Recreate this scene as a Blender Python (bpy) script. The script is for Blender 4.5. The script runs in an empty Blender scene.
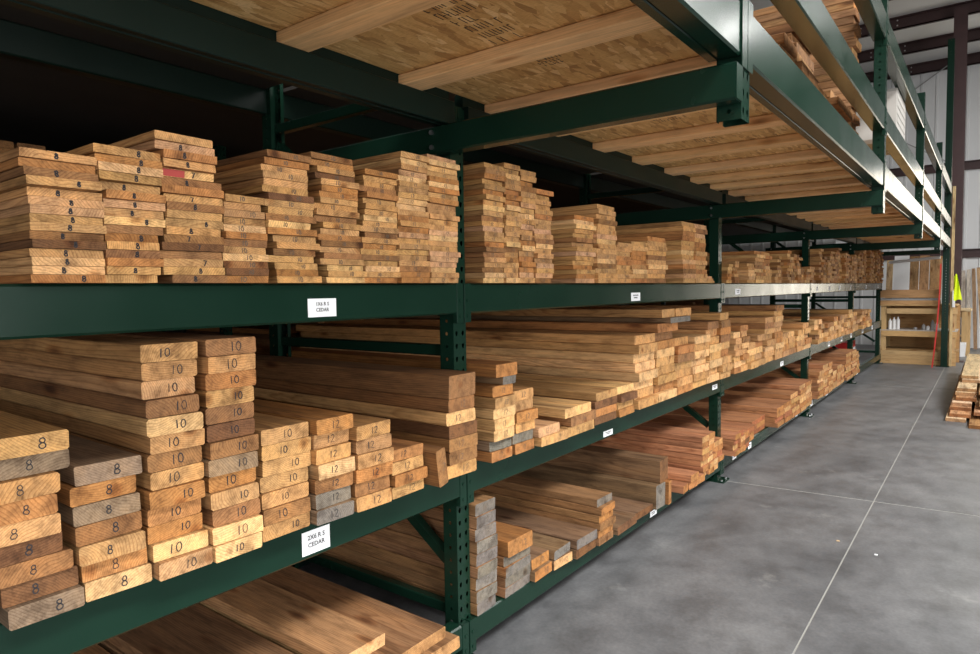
import bpy, math, random
from mathutils import Matrix, Vector, Euler
R = random.Random(7)
S = bpy.context.scene
COL = S.collection

# ---------------------------------------------------------------- camera, world, light, exposure
cam_data = bpy.data.cameras.new('camera')
cam = bpy.data.objects.new('camera', cam_data)
COL.objects.link(cam)
rt = Vector((0.79715814, 0.603597, -0.01447614)); up = Vector((-0.02211814, 0.05315431, 0.99834133)); fw = Vector((-0.6033653, 0.79551573, -0.05572284))
M = Matrix.Identity(4)
for i in range(3):
    M[i][0] = rt[i]; M[i][1] = up[i]; M[i][2] = -fw[i]
M.translation = (1.64826, -1.97683, 1.50573)
cam.matrix_world = M
cam_data.sensor_width = 36; cam_data.sensor_fit = 'HORIZONTAL'
cam_data.lens = 658.3366 * 36 / 980
cam_data.clip_end = 200
S.camera = cam

S.view_settings.view_transform = 'Standard'
S.view_settings.look = 'None'
S.view_settings.gamma = 1
S.view_settings.use_curve_mapping = False
S.view_settings.exposure = 0.4
S.cycles.use_denoising = True
S.cycles.max_bounces = 8
S.cycles.diffuse_bounces = 5

W = bpy.data.worlds.new('world'); S.world = W; W.use_nodes = True
bg = W.node_tree.nodes['Background']
bg.inputs['Color'].default_value = (0.86, 0.93, 1.0, 1); bg.inputs['Strength'].default_value = 1.0

def area(name, loc, rot, sx, sy, power, col=(1, 1, 1)):
    d = bpy.data.lights.new(name, 'AREA'); d.shape = 'RECTANGLE'; d.size = sx; d.size_y = sy
    d.energy = power; d.color = col
    o = bpy.data.objects.new(name, d); o.location = loc; o.rotation_euler = rot; COL.objects.link(o)
    return o
# daylight coming in through the big door openings of the building
hp = math.pi / 2
DAY = (1.0, 0.985, 0.96)
area('door_daylight_near', (9.25, -2.4, 2.3), (0, hp, 0), 4.4, 5.4, 620, DAY)
area('door_daylight_back', (2.2, -8.25, 2.3), (hp, 0, 0), 5.4, 4.4, 60, DAY)
area('door_daylight_far', (2.95, 17.25, 2.2), (-hp, 0, 0), 1.7, 4.2, 100, (1, .89, .7))
# unseen fill lights added under the closed roof and one high-bay lamp
area('overhead_fill_near', (5.6, -1.5, 7.4), (0, 0, 0), 2.0, 7, 1000, DAY)
area('overhead_fill_middle', (6.6, 7.5, 6.9), (0, 0, 0), 2.0, 7, 820, DAY)
area('high_bay_lamp', (4.9, 11.4, 6.5), (0, 0, 0), .8, .8, 60, DAY)

# ---------------------------------------------------------------- materials
def mat(name):
    m = bpy.data.materials.new(name); m.use_nodes = True
    nt = m.node_tree; b = nt.nodes['Principled BSDF']
    return m, nt, b
def node(nt, typ, **kw):
    n = nt.nodes.new(typ)
    for k, v in kw.items():
        if k in n.inputs.keys(): n.inputs[k].default_value = v
        else: setattr(n, k, v)
    return n
def math_n(nt, op, a, b=None, c=None):
    n = nt.nodes.new('ShaderNodeMath'); n.operation = op
    for i, v in enumerate((a, b, c)):
        if v is None: continue
        if isinstance(v, (int, float)): n.inputs[i].default_value = v
        else: nt.links.new(v, n.inputs[i])
    return n.outputs[0]
def ramp(nt, fac, stops):
    n = nt.nodes.new('ShaderNodeValToRGB'); e = n.color_ramp.elements
    while len(e) < len(stops): e.new(0.5)
    for el, (p, c) in zip(e, stops):
        el.position = p; el.color = c if len(c) == 4 else (*c, 1)
    nt.links.new(fac, n.inputs[0]); return n.outputs[0]
def mixc(nt, typ, fac, a, b):
    n = nt.nodes.new('ShaderNodeMix'); n.data_type = 'RGBA'; n.blend_type = typ
    for sock, v in ((n.inputs[0], fac), (n.inputs[6], a), (n.inputs[7], b)):
        if isinstance(v, (int, float)): sock.default_value = v
        elif isinstance(v, tuple): sock.default_value = v if len(v) == 4 else (*v, 1)
        else: nt.links.new(v, sock)
    return n.outputs[2]
def noise(nt, vec, scale, detail=3, rough=0.5):
    n = nt.nodes.new('ShaderNodeTexNoise'); n.inputs['Scale'].default_value = scale
    n.inputs['Detail'].default_value = detail; n.inputs['Roughness'].default_value = rough
    if vec is not None: nt.links.new(vec, n.inputs['Vector'])
    return n.outputs['Fac']
def scaled(nt, vec, sc, off=(0, 0, 0)):
    n = nt.nodes.new('ShaderNodeMapping'); n.inputs['Scale'].default_value = sc; n.inputs['Location'].default_value = off
    nt.links.new(vec, n.inputs['Vector']); return n.outputs[0]

def wood_material(name='sawn_wood', k=1.0):
    m, nt, b = mat(name)
    L = nt.links.new
    tint = node(nt, 'ShaderNodeAttribute', attribute_name='tint').outputs['Color']
    gc = node(nt, 'ShaderNodeAttribute', attribute_name='gc').outputs['Vector']
    sep = nt.nodes.new('ShaderNodeSeparateXYZ'); L(gc, sep.inputs[0])
    w1 = noise(nt, scaled(nt, gc, (0.7, 6, 6)), 1.0, 2)
    w2 = noise(nt, scaled(nt, gc, (0.7, 6, 6), (7, 3, 5)), 1.0, 2)
    y = math_n(nt, 'MULTIPLY_ADD', math_n(nt, 'SUBTRACT', w1, 0.5), 0.09, sep.outputs[1])
    z = math_n(nt, 'MULTIPLY_ADD', math_n(nt, 'SUBTRACT', w2, 0.5), 0.09, sep.outputs[2])
    rad = math_n(nt, 'SQRT', math_n(nt, 'ADD', math_n(nt, 'MULTIPLY', y, y), math_n(nt, 'MULTIPLY', z, z)))
    fr = math_n(nt, 'FRACT', math_n(nt, 'MULTIPLY', rad, 175.0))
    ring = ramp(nt, fr, [(0.0, (1.1, 1.1, 1.1)), (0.55, (1.0, 1.0, 1.0)), (0.86, (0.64, 0.56, 0.5)), (1.0, (1.05, 1.05, 1.05))])
    c = mixc(nt, 'MULTIPLY', 0.8 * k, tint, ring)
    bl = noise(nt, scaled(nt, gc, (1.6, 14, 14)), 1.0, 4, 0.6)
    blr = ramp(nt, bl, [(0.28, (0.36, 0.31, 0.27)), (0.48, (1, 1, 1)), (0.74, (1.32, 1.24, 1.1))])
    c = mixc(nt, 'MULTIPLY', 0.85 * k, c, blr)
    sm = noise(nt, scaled(nt, gc, (9, 48, 48), (2, 9, 4)), 1.0, 4, 0.65)
    c = mixc(nt, 'MULTIPLY', 0.7 * k, c, ramp(nt, sm, [(0.3, (0.5, 0.46, 0.42)), (0.52, (1.02, 1.0, 0.98)), (0.75, (1.22, 1.18, 1.1))]))
    st = noise(nt, scaled(nt, gc, (3.0, 190, 190)), 1.0, 3, 0.6)
    c = mixc(nt, 'MULTIPLY', 0.7 * k, c, ramp(nt, st, [(0.3, (0.72, 0.69, 0.66)), (0.62, (1.1, 1.1, 1.1))]))
    # knots
    vo = nt.nodes.new('ShaderNodeTexVoronoi'); vo.inputs['Scale'].default_value = 1.0
    L(scaled(nt, gc, (2.6, 9, 9), (3, 1, 2)), vo.inputs['Vector'])
    kn = ramp(nt, vo.outputs['Distance'], [(0.06, (0.3, 0.2, 0.14)), (0.13, (0.75, 0.62, 0.52)), (0.2, (1, 1, 1))])
    c = mixc(nt, 'MULTIPLY', 0.85, c, kn)
    L(c, b.inputs['Base Color'])
    b.inputs['Roughness'].default_value = 0.78
    b.inputs['Specular IOR Level'].default_value = 0.25
    bp = nt.nodes.new('ShaderNodeBump'); bp.inputs['Strength'].default_value = 0.35; bp.inputs['Distance'].default_value = 0.002
    L(st, bp.inputs['Height']); L(bp.outputs[0], b.inputs['Normal'])
    return m

def green_material(name='green_paint', base=(0.0056, 0.0225, 0.0138), rough=0.2):
    m, nt, b = mat(name); L = nt.links.new
    tc = nt.nodes.new('ShaderNodeTexCoord').outputs['Object']
    n1 = noise(nt, tc, 3.0, 4)
    L(mixc(nt, 'MIX', n1, tuple(x * 0.8 for x in base), tuple(x * 1.25 for x in base)), b.inputs['Base Color'])
    n2 = noise(nt, scaled(nt, tc, (1, 40, 40)), 1.0, 3)
    r = nt.nodes.new('ShaderNodeMapRange'); L(n1, r.inputs[0]); r.inputs[3].default_value = rough - 0.06; r.inputs[4].default_value = rough + 0.12
    L(r.outputs[0], b.inputs['Roughness'])
    b.inputs['Specular IOR Level'].default_value = 0.23
    bp = nt.nodes.new('ShaderNodeBump'); bp.inputs['Strength'].default_value = 0.12; bp.inputs['Distance'].default_value = 0.01
    L(noise(nt, tc, 2.2, 2), bp.inputs['Height']); L(bp.outputs[0], b.inputs['Normal'])
    return m

def plain(name, col, rough=0.6, metal=0.0, var=0.12, sc=6.0, spec=0.4):
    m, nt, b = mat(name)
    tc = nt.nodes.new('ShaderNodeTexCoord').outputs['Object']
    n1 = noise(nt, tc, sc, 4)
    nt.links.new(mixc(nt, 'MIX', n1, tuple(x * (1 - var) for x in col), tuple(min(1, x * (1 + var)) for x in col)), b.inputs['Base Color'])
    b.inputs['Roughness'].default_value = rough; b.inputs['Metallic'].default_value = metal
    b.inputs['Specular IOR Level'].default_value = spec
    return m

def osb_material():
    m, nt, b = mat('strand_board'); L = nt.links.new
    tc = nt.nodes.new('ShaderNodeTexCoord').outputs['Object']
    wob = nt.nodes.new('ShaderNodeTexNoise'); wob.inputs['Scale'].default_value = 7; L(tc, wob.inputs['Vector'])
    cols = []
    for rot, sc in ((0.45, (62, 13, 1)), (-0.55, (54, 12, 1)), (1.2, (46, 13, 1)), (2.4, (60, 15, 1))):
        mp = nt.nodes.new('ShaderNodeMapping'); mp.inputs['Rotation'].default_value = (0, 0, rot); mp.inputs['Scale'].default_value = sc
        va = nt.nodes.new('ShaderNodeVectorMath'); va.operation = 'MULTIPLY_ADD'
        L(wob.outputs['Color'], va.inputs[0]); va.inputs[1].default_value = (0.02, 0.02, 0); L(tc, va.inputs[2])
        L(va.outputs[0], mp.inputs['Vector'])
        v = nt.nodes.new('ShaderNodeTexVoronoi'); v.inputs['Scale'].default_value = 1; L(mp.outputs[0], v.inputs['Vector'])
        s = nt.nodes.new('ShaderNodeSeparateColor'); L(v.outputs['Color'], s.inputs[0])
        cols.append((s.outputs[0], s.outputs[1]))
    def fl(x): return ramp(nt, x, [(0.0, (0.40, 0.205, 0.068)), (0.2, (0.57, 0.315, 0.108)), (0.8, (0.69, 0.41, 0.155)), (1.0, (0.82, 0.54, 0.25))])
    c = fl(cols[0][0])
    c = mixc(nt, 'MIX', math_n(nt, 'GREATER_THAN', cols[1][1], 0.55), c, fl(cols[1][0]))
    c = mixc(nt, 'MIX', math_n(nt, 'GREATER_THAN', cols[2][1], 0.68), c, fl(cols[2][0]))
    c = mixc(nt, 'MIX', math_n(nt, 'GREATER_THAN', cols[3][1], 0.75), c, fl(cols[3][0]))
    st = noise(nt, scaled(nt, tc, (60, 260, 1)), 1.0, 2)
    c = mixc(nt, 'MULTIPLY', 0.5, c, ramp(nt, st, [(0.3, (0.7, 0.66, 0.6)), (0.6, (1.08, 1.08, 1.08))]))
    L(c, b.inputs['Base Color']); b.inputs['Roughness'].default_value = 0.7; b.inputs['Specular IOR Level'].default_value = 0.3
    return m

def concrete_material():
    m, nt, b = mat('sealed_concrete'); L = nt.links.new
    tc = nt.nodes.new('ShaderNodeTexCoord').outputs['Object']
    n1 = noise(nt, scaled(nt, tc, (1.1, 0.8, 1)), 1.1, 6, 0.62)
    n2 = noise(nt, scaled(nt, tc, (4.2, 3.4, 1)), 1.0, 7, 0.66)
    n3 = noise(nt, tc, 60, 3, 0.6)
    c = ramp(nt, n1, [(0.3, (0.094, 0.098, 0.104)), (0.5, (0.138, 0.141, 0.146)), (0.72, (0.19, 0.193, 0.196))])
    c = mixc(nt, 'MULTIPLY', 0.85, c, ramp(nt, n2, [(0.36, (0.66, 0.655, 0.65)), (0.52, (1, 1, 1)), (0.68, (1.28, 1.27, 1.25))]))
    c = mixc(nt, 'MULTIPLY', 0.4, c, ramp(nt, n3, [(0.35, (0.7, 0.7, 0.7)), (0.65, (1.15, 1.15, 1.15))]))
    # scuffed pale stains
    n4 = noise(nt, scaled(nt, tc, (2.0, 2.0, 1), (4, 2, 0)), 1.3, 7, 0.7)
    c = mixc(nt, 'MIX', ramp(nt, n4, [(0.62, (0, 0, 0)), (0.74, (0.5, 0.5, 0.5))]), c, (0.34, 0.34, 0.325))
    L(c, b.inputs['Base Color'])
    r = nt.nodes.new('ShaderNodeMapRange'); L(n2, r.inputs[0]); r.inputs[3].default_value = 0.34; r.inputs[4].default_value = 0.56
    L(r.outputs[0], b.inputs['Roughness'])
    bp = nt.nodes.new('ShaderNodeBump'); bp.inputs['Strength'].default_value = 0.12; bp.inputs['Distance'].default_value = 0.004
    L(n2, bp.inputs['Height']); L(bp.outputs[0], b.inputs['Normal'])
    b.inputs['Specular IOR Level'].default_value = 0.5
    return m

WOOD = wood_material()
PINEW = wood_material('planed_pine', .45)
GREEN = green_material()
GREEN_SHADED = green_material('dull_shaded_green_paint', (0.0034, 0.0118, 0.0084), 0.38)  # copy of the green, darkened to put shade into inner and rear beams
INK = plain('marker_ink', (0.02, 0.018, 0.02), 0.7)
INKF = plain('faded_ink', (0.10, 0.075, 0.055), 0.8)
REDP = plain('red_end_paint', (0.36, 0.045, 0.035), 0.6)
OSB = osb_material()
CONC = concrete_material()
FILL = plain('joint_filler', (0.36, 0.355, 0.33), 0.7)
STEEL = plain('zinc_bolt', (0.6, 0.6, 0.62), 0.3, 1.0)
CARD = plain('white_card', (0.85, 0.86, 0.88), 0.6, var=0.02)
WHITE = plain('white_sheet_metal', (0.72, 0.73, 0.74), 0.5, var=0.05, sc=1.5)
MAROON = plain('maroon_steel', (0.05, 0.024, 0.024), 0.45, var=0.25)
REDB = plain('red_plastic', (0.55, 0.03, 0.025), 0.4)
YEL = plain('hi_vis_yellow', (0.75, 0.9, 0.02), 0.7)
WPLA = plain('white_plastic', (0.78, 0.78, 0.78), 0.4)
GREYP = plain('grey_plastic', (0.3, 0.3, 0.3), 0.5)
PIPE = plain('galvanised_tube', (0.62, 0.62, 0.62), 0.35, 0.3)
WRAP = plain('white_wrap', (0.46, 0.44, 0.41), 0.4, var=0.2, sc=9)
DARKW = plain('dark_cladding_and_shade', (0.05, 0.045, 0.04), 0.8)  # also puts shade into the overhead sheets and the far right wall
DIRT = plain('yard_gravel', (0.3, 0.29, 0.27), 0.9)

# ---------------------------------------------------------------- mesh helpers
class MB:
    def __init__(s): s.v = []; s.f = []; s.m = []; s.gc = []; s.t = []; s.wood = False
    def add(s, vs, fs, mi=0):
        o = len(s.v); s.v += [tuple(v) for v in vs]
        for f in fs: s.f.append([o + i for i in f]); s.m.append(mi)
    def box(s, x0, x1, y0, y1, z0, z1, c=0.0, axis='y', mi=0):
        """box, long edges chamfered by c along the given axis"""
        if c <= 0:
            vs = [(x, y, z) for z in (z0, z1) for y in (y0, y1) for x in (x0, x1)]
            s.add(vs, [(0, 2, 3, 1), (4, 5, 7, 6), (0, 1, 5, 4), (2, 6, 7, 3), (0, 4, 6, 2), (1, 3, 7, 5)], mi); return
        def prof(a0, a1, b0, b1):
            return [(a0 + c, b0), (a1 - c, b0), (a1, b0 + c), (a1, b1 - c), (a1 - c, b1), (a0 + c, b1), (a0, b1 - c), (a0, b0 + c)]
        if axis == 'y': p = prof(x0, x1, z0, z1); A = [(a, y0, b) for a, b in p]; B = [(a, y1, b) for a, b in p]; flip = False
        elif axis == 'x': p = prof(y0, y1, z0, z1); A = [(x0, a, b) for a, b in p]; B = [(x1, a, b) for a, b in p]; flip = True
        else: p = prof(x0, x1, y0, y1); A = [(a, b, z0) for a, b in p]; B = [(a, b, z1) for a, b in p]; flip = True
        fs = [tuple(range(8)), tuple(15 - i for i in range(8))] + [(i, i + 8, (i + 1) % 8 + 8, (i + 1) % 8) for i in range(8)]
        if flip: fs = [f[::-1] for f in fs]
        s.add(A + B, fs, mi)
    def bar(s, a, b, w, h, mi=0, upv=(0, 0, 1)):
        a = Vector(a); b = Vector(b); d = (b - a).normalized(); u = Vector(upv)
        if abs(d.dot(u)) > 0.99: u = Vector((1, 0, 0))
        r = d.cross(u).normalized(); u = r.cross(d)
        q = [(-w, -h), (w, -h), (w, h), (-w, h)]
        vs = [a + r * (i * .5) + u * (j * .5) for i, j in q] + [b + r * (i * .5) + u * (j * .5) for i, j in q]
        s.add(vs, [(3, 2, 1, 0), (4, 5, 6, 7)] + [(i, (i + 1) % 4, (i + 1) % 4 + 4, i + 4) for i in range(4)], mi)
    def tube(s, pts, r, n=8, mi=0):
        pts = [Vector(p) for p in pts]; rings = []
        for i, p in enumerate(pts):
            d = (pts[min(i + 1, len(pts) - 1)] - pts[max(i - 1, 0)]).normalized()
            u = Vector((0, 0, 1)) if abs(d.z) < .95 else Vector((1, 0, 0))
            a = d.cross(u).normalized(); b = a.cross(d)
            rr = r[i] if isinstance(r, (list, tuple)) else r
            rings.append([p + a * math.cos(2 * math.pi * k / n) * rr + b * math.sin(2 * math.pi * k / n) * rr for k in range(n)])
        o = []
        for g in rings: o += g
        fs = [tuple(range(n)), tuple(len(o) - 1 - i for i in range(n))]
        for i in range(len(rings) - 1):
            for k in range(n): fs.append((i * n + k, (i + 1) * n + k, (i + 1) * n + (k + 1) % n, i * n + (k + 1) % n))
        s.add(o, fs, mi)
    def build(s, name, mats, parent=None, tint=None, smooth=False):
        me = bpy.data.meshes.new(name)
        off = parent_loc(parent) if parent else Vector((0, 0, 0))
        me.from_pydata([tuple(Vector(v) - off) for v in s.v], [], s.f)
        mats = mats if isinstance(mats, (list, tuple)) else [mats]
        for m in mats: me.materials.append(m)
        me.polygons.foreach_set('material_index', s.m)
        if smooth: me.polygons.foreach_set('use_smooth', [True] * len(s.f))
        if tint: wood_attr(me, tint)
        o = bpy.data.objects.new(name, me); COL.objects.link(o)
        if parent: o.parent = parent
        return o

def parent_loc(p):
    l = Vector(p.location)
    while p.parent: p = p.parent; l = l + Vector(p.location)
    return l

def wood_attr(me, tint, end=None, axis=0):
    """grain coordinates (long axis first) and tint for a plain wooden piece"""
    vs = [v.co for v in me.vertices]
    lo = [min(v[i] for v in vs) for i in range(3)]; hi = [max(v[i] for v in vs) for i in range(3)]
    ext = [hi[i] - lo[i] for i in range(3)]; ax = ext.index(max(ext)); ot = [i for i in range(3) if i != ax]
    px, py, pz = R.uniform(0, 60), R.uniform(-.06, .06), R.uniform(.03, .12)
    cx = [(lo[i] + hi[i]) / 2 for i in range(3)]
    a = me.attributes.new('gc', 'FLOAT_VECTOR', 'POINT'); flat = []
    for v in vs: flat += [v[ax] + px, v[ot[0]] - cx[ot[0]] + py, v[ot[1]] - cx[ot[1]] + pz]
    a.data.foreach_set('vector', flat)
    a = me.attributes.new('tint', 'FLOAT_COLOR', 'POINT')
    a.data.foreach_set('color', [*tint, 1] * len(vs))

def tag(o, label=None, cat=None, group=None, kind=None):
    if label: o['label'] = label
    if cat: o['category'] = cat
    if group: o['group'] = group
    if kind: o['kind'] = kind
    return o
def thing(name, loc, label, cat, group=None):
    o = bpy.data.objects.new(name, None); o.location = loc; o.empty_display_size = 0.1; COL.objects.link(o)
    return tag(o, label, cat, group)
def one(name, mb, m, label, cat, group=None, tint=None, base=None):
    """a thing that is one mesh, origin at its base"""
    xs = [v[0] for v in mb.v]; ys = [v[1] for v in mb.v]; zs = [v[2] for v in mb.v]
    b = base or ((min(xs) + max(xs)) / 2, (min(ys) + max(ys)) / 2, min(zs))
    mb.v = [(v[0] - b[0], v[1] - b[1], v[2] - b[2]) for v in mb.v]
    o = mb.build(name, m, None, tint); o.location = b
    return tag(o, label, cat, group)

def text_mesh(body, size, bold=0.0):
    cu = bpy.data.curves.new('lettering', 'FONT'); cu.body = body; cu.size = size; cu.align_x = 'CENTER'; cu.align_y = 'CENTER'
    cu.offset = bold; cu.resolution_u = 2
    o = bpy.data.objects.new('lettering', cu); COL.objects.link(o)
    dg = bpy.context.evaluated_depsgraph_get(); dg.update()
    me = bpy.data.meshes.new_from_object(o.evaluated_get(dg)); bpy.data.objects.remove(o)
    return me

ORD = ['', 'lowest', 'second', 'third', 'fourth', 'fifth', 'sixth', 'seventh', 'eighth', 'ninth', 'tenth', 'eleventh', 'twelfth', 'thirteenth',
       'fourteenth', 'fifteenth', 'sixteenth', 'seventeenth', 'eighteenth', 'nineteenth', 'twentieth', 'twenty-first', 'twenty-second', 'twenty-third',
       'twenty-fourth', 'twenty-fifth', 'twenty-sixth']
NTH = ['', 'first'] + ORD[2:]

# ---------------------------------------------------------------- boards
TONE = {'y': ((0.63, 0.39, 0.178), 'pale yellow'), 'h': ((0.48, 0.27, 0.11), 'honey-coloured'), 'o': ((0.39, 0.18, 0.062), 'orange-brown'),
        'k': ((0.235, 0.165, 0.105), 'greyish brown'), 'b': ((0.27, 0.135, 0.056), 'brown'), 'd': ((0.155, 0.074, 0.033), 'dark brown'), 'g': ((0.17, 0.155, 0.135), 'weathered grey'),
        'p': ((0.50, 0.285, 0.15), 'pinkish tan'), 'r': ((0.34, 0.125, 0.055), 'reddish'), 'w': ((0.64, 0.48, 0.30), 'pale sunlit'),
        't': ((0.40, 0.225, 0.10), 'tan')}
def digit(ch):
    """hand-drawn stroke(s) of a digit in a unit box, width .6, height 1"""
    def arc(cx, cy, rx, ry, a0, a1, n): return [(cx + rx * math.cos(a0 + (a1 - a0) * i / n), cy + ry * math.sin(a0 + (a1 - a0) * i / n)) for i in range(n + 1)]
    p = math.pi
    if ch == '1': return [[(0.3, 0), (0.32, 1)]]
    if ch == '0': return [arc(.3, .5, .27, .48, p * .5, p * 2.55, 11)]
    if ch == '8': return [arc(.3, .75, .2, .23, -p / 2, p * 1.5, 9) + arc(.3, .26, .26, .26, p / 2, -p * 1.5, 9)]
    if ch == '2': return [arc(.3, .72, .24, .26, p * .9, -p * .15, 6) + [(.05, 0.02), (.6, 0.0)]]
    if ch == '7': return [[(0.02, .95), (.55, .95), (.2, 0)]]
    if ch == '4': return [[(.35, 1), (.05, .35), (.6, .35)], [(.42, .6), (.4, 0)]]
    if ch == '6': return [[(.5, .98), (.1, .4)] + arc(.3, .25, .22, .25, p * .8, p * 2.8, 9)]
    return []
def mark_strokes(txt, hgt, cy, cz, rnd, wide):
    """list of polylines in (y, z)"""
    out = []; n = len(txt); adv = .74 * hgt
    y0 = cy - adv * n / 2; tl = rnd.uniform(-.16, .16)
    for k, ch in enumerate(txt):
        for pl in digit(ch):
            out.append([(y0 + k * adv + (px * wide) * hgt + tl * (pz - .5) * hgt * .4, cz + (pz - .5) * hgt) for px, pz in pl])
    return out

def board_geometry(mb, w, t, ln, rnd, tint_side, tint_end, mark=None, ink=1, red=False, off=(0, 0, 0), yaw=0.0, roll=0.0):
    """one board: front end at x=0, runs back to -ln, base at z=0, centred on y; appends to mb with grain data"""
    c = (min(0.0035, t * .12) if t > .032 else .0012) * rnd.uniform(.6, 1.5)
    prof = [(-w / 2 + c, 0), (w / 2 - c, 0), (w / 2, c), (w / 2, t - c), (w / 2 - c, t), (-w / 2 + c, t), (-w / 2, t - c), (-w / 2, c)]
    sk = rnd.uniform(-.004, .004); sz = rnd.uniform(-.003, .003)
    g0 = (rnd.uniform(0, 90), rnd.uniform(-.24, .24), rnd.choice((-1, 1)) * rnd.uniform(.02, .3))
    cy, sy, cr, sr = math.cos(yaw), math.sin(yaw), math.cos(roll), math.sin(roll)
    def T(p):
        x, y, z = p; y, z = y * cr - z * sr, y * sr + z * cr
        x, y = x * cy - y * sy, x * sy + y * cy
        return (x + off[0], y + off[1], z + off[2])
    base = len(mb.v); loc = []
    for x in (0, -ln):
        for y, z in prof: loc.append((x + (sk * y / w * 2 + sz * z / t if x == 0 else 0), y, z))
    mb.v += [T(p) for p in loc]; mb.gc += [(p[0] + g0[0], p[1] + g0[1], p[2] + g0[2]) for p in loc]
    for i in range(8):
        j = (i + 1) % 8; mb.f.append([base + i, base + i + 8, base + j + 8, base + j]); mb.m.append(0); mb.t.append(tint_side)
    mb.f.append([base + i for i in range(8)]); mb.m.append(0); mb.t.append(tint_end)
    mb.f.append([base + 15 - i for i in range(8)]); mb.m.append(0); mb.t.append(tint_side)
    def ribbon(pl, wd, mi):
        o = len(mb.v); n = len(pl)
        for k in range(n):
            a = pl[max(k - 1, 0)]; b = pl[min(k + 1, n - 1)]
            dy, dz = b[0] - a[0], b[1] - a[1]; l = math.hypot(dy, dz) or 1
            ny, nz = -dz / l * wd / 2, dy / l * wd / 2
            for sg in (1, -1):
                y, z = pl[k][0] + sg * ny, pl[k][1] + sg * nz
                x = sk * y / w * 2 + sz * z / t + .0008
                mb.v.append(T((x, y, z))); mb.gc.append((0, 0, 0))
        for k in range(n - 1): mb.f.append([o + 2 * k + 1, o + 2 * k + 3, o + 2 * k + 2, o + 2 * k]); mb.m.append(mi); mb.t.append((0, 0, 0))
    if mark:
        hg = min(t * rnd.uniform(.5, .64), .03) * (1.12 if t < .03 else .88); wide = 1.0
        for pl in mark_strokes(mark, hg, rnd.uniform(-.12, .2) * w, t * .5, rnd, wide):
            ribbon([(a + rnd.uniform(-.0007, .0007), b + rnd.uniform(-.0007, .0007)) for a, b in pl], rnd.uniform(.0018, .003) if t > .03 else (.0032 if ink == 1 else .0024), ink)
    if red:
        ribbon([(-w * .48, t * .5), (w * -.05, t * .48)], t * .9, 3)

def finish_wood(mb, name):
    me = bpy.data.meshes.new(name); me.from_pydata(mb.v, [], mb.f)
    for m in (WOOD, INK, INKF, REDP): me.materials.append(m)
    me.polygons.foreach_set('material_index', mb.m)
    a = me.attributes.new('gc', 'FLOAT_VECTOR', 'POINT'); a.data.foreach_set('vector', [c for g in mb.gc for c in g])
    a = me.attributes.new('tint', 'FLOAT_COLOR', 'FACE'); a.data.foreach_set('color', [c for t in mb.t for c in (*t, 1)])
    return me

def vary(c, rnd, k=.12):
    f = 1 + rnd.uniform(-k, k); return (c[0] * f * rnd.uniform(.96, 1.04), c[1] * f, c[2] * f * rnd.uniform(.92, 1.08))
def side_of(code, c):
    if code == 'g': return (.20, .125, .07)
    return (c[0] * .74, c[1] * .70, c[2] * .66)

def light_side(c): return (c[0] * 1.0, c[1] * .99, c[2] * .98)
def put_board(name, cat, x, yl, yr, z, t, ln, code, label, group, rnd, mark=None, ink=1, red=False, yaw=None, side=None, roll=None):
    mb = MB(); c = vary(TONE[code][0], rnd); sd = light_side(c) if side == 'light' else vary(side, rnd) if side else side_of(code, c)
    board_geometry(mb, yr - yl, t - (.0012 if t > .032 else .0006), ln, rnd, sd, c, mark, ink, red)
    o = bpy.data.objects.new(name, finish_wood(mb, name)); COL.objects.link(o)
    o.location = (x, (yl + yr) / 2, z)
    o.rotation_euler = (roll if roll is not None else 0, 0, yaw if yaw is not None else rnd.uniform(-.0005, .0005))
    return tag(o, label, cat, group)

# ================================================================ THE SETTING
X0, X1, Y0, Y1 = -9.0, 9.0, -8.0, 17.0
def roof_z(y): return 6.68 + .055 * (Y1 - y)
# floor: filler bed with cast slabs whose saw cuts stay open
JX, JY = 1.04, 3.22
mb = MB(); mb.box(X0, X1, Y0, Y1, -.2, -.0035)
fl = mb.build('floor', FILL); tag(fl, kind='structure')
xs = [X0, -4.0, JX, 5.2, X1]; ys = [-8.0, -2.9, JY, 9.4, 13.9, Y1]
def cut_y(y, x): return y + (0.08 * (x - JX) if y not in (-8.0, Y1) else 0)
for i in range(4):
    for j in range(5):
        g = .0042
        xa, xb = xs[i] + g, xs[i + 1] - g
        q = [(xa, cut_y(ys[j], xa) + g * 2.6), (xb, cut_y(ys[j], xb) + g * 2.6), (xb, cut_y(ys[j + 1], xb) - g * 2.6), (xa, cut_y(ys[j + 1], xa) - g * 2.6)]
        mb = MB(); mb.add([(a, b, -.0034) for a, b in q] + [(a, b, 0) for a, b in q],
                          [(3, 2, 1, 0), (4, 5, 6, 7)] + [(k, (k + 1) % 4, (k + 1) % 4 + 4, k + 4) for k in range(4)])
        mb.build('floor_slab', CONC, fl)
mb = MB(); mb.box(-30, 30, -30, 40, -.5, -.201); tag(mb.build('ground', DIRT), kind='structure')

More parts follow.
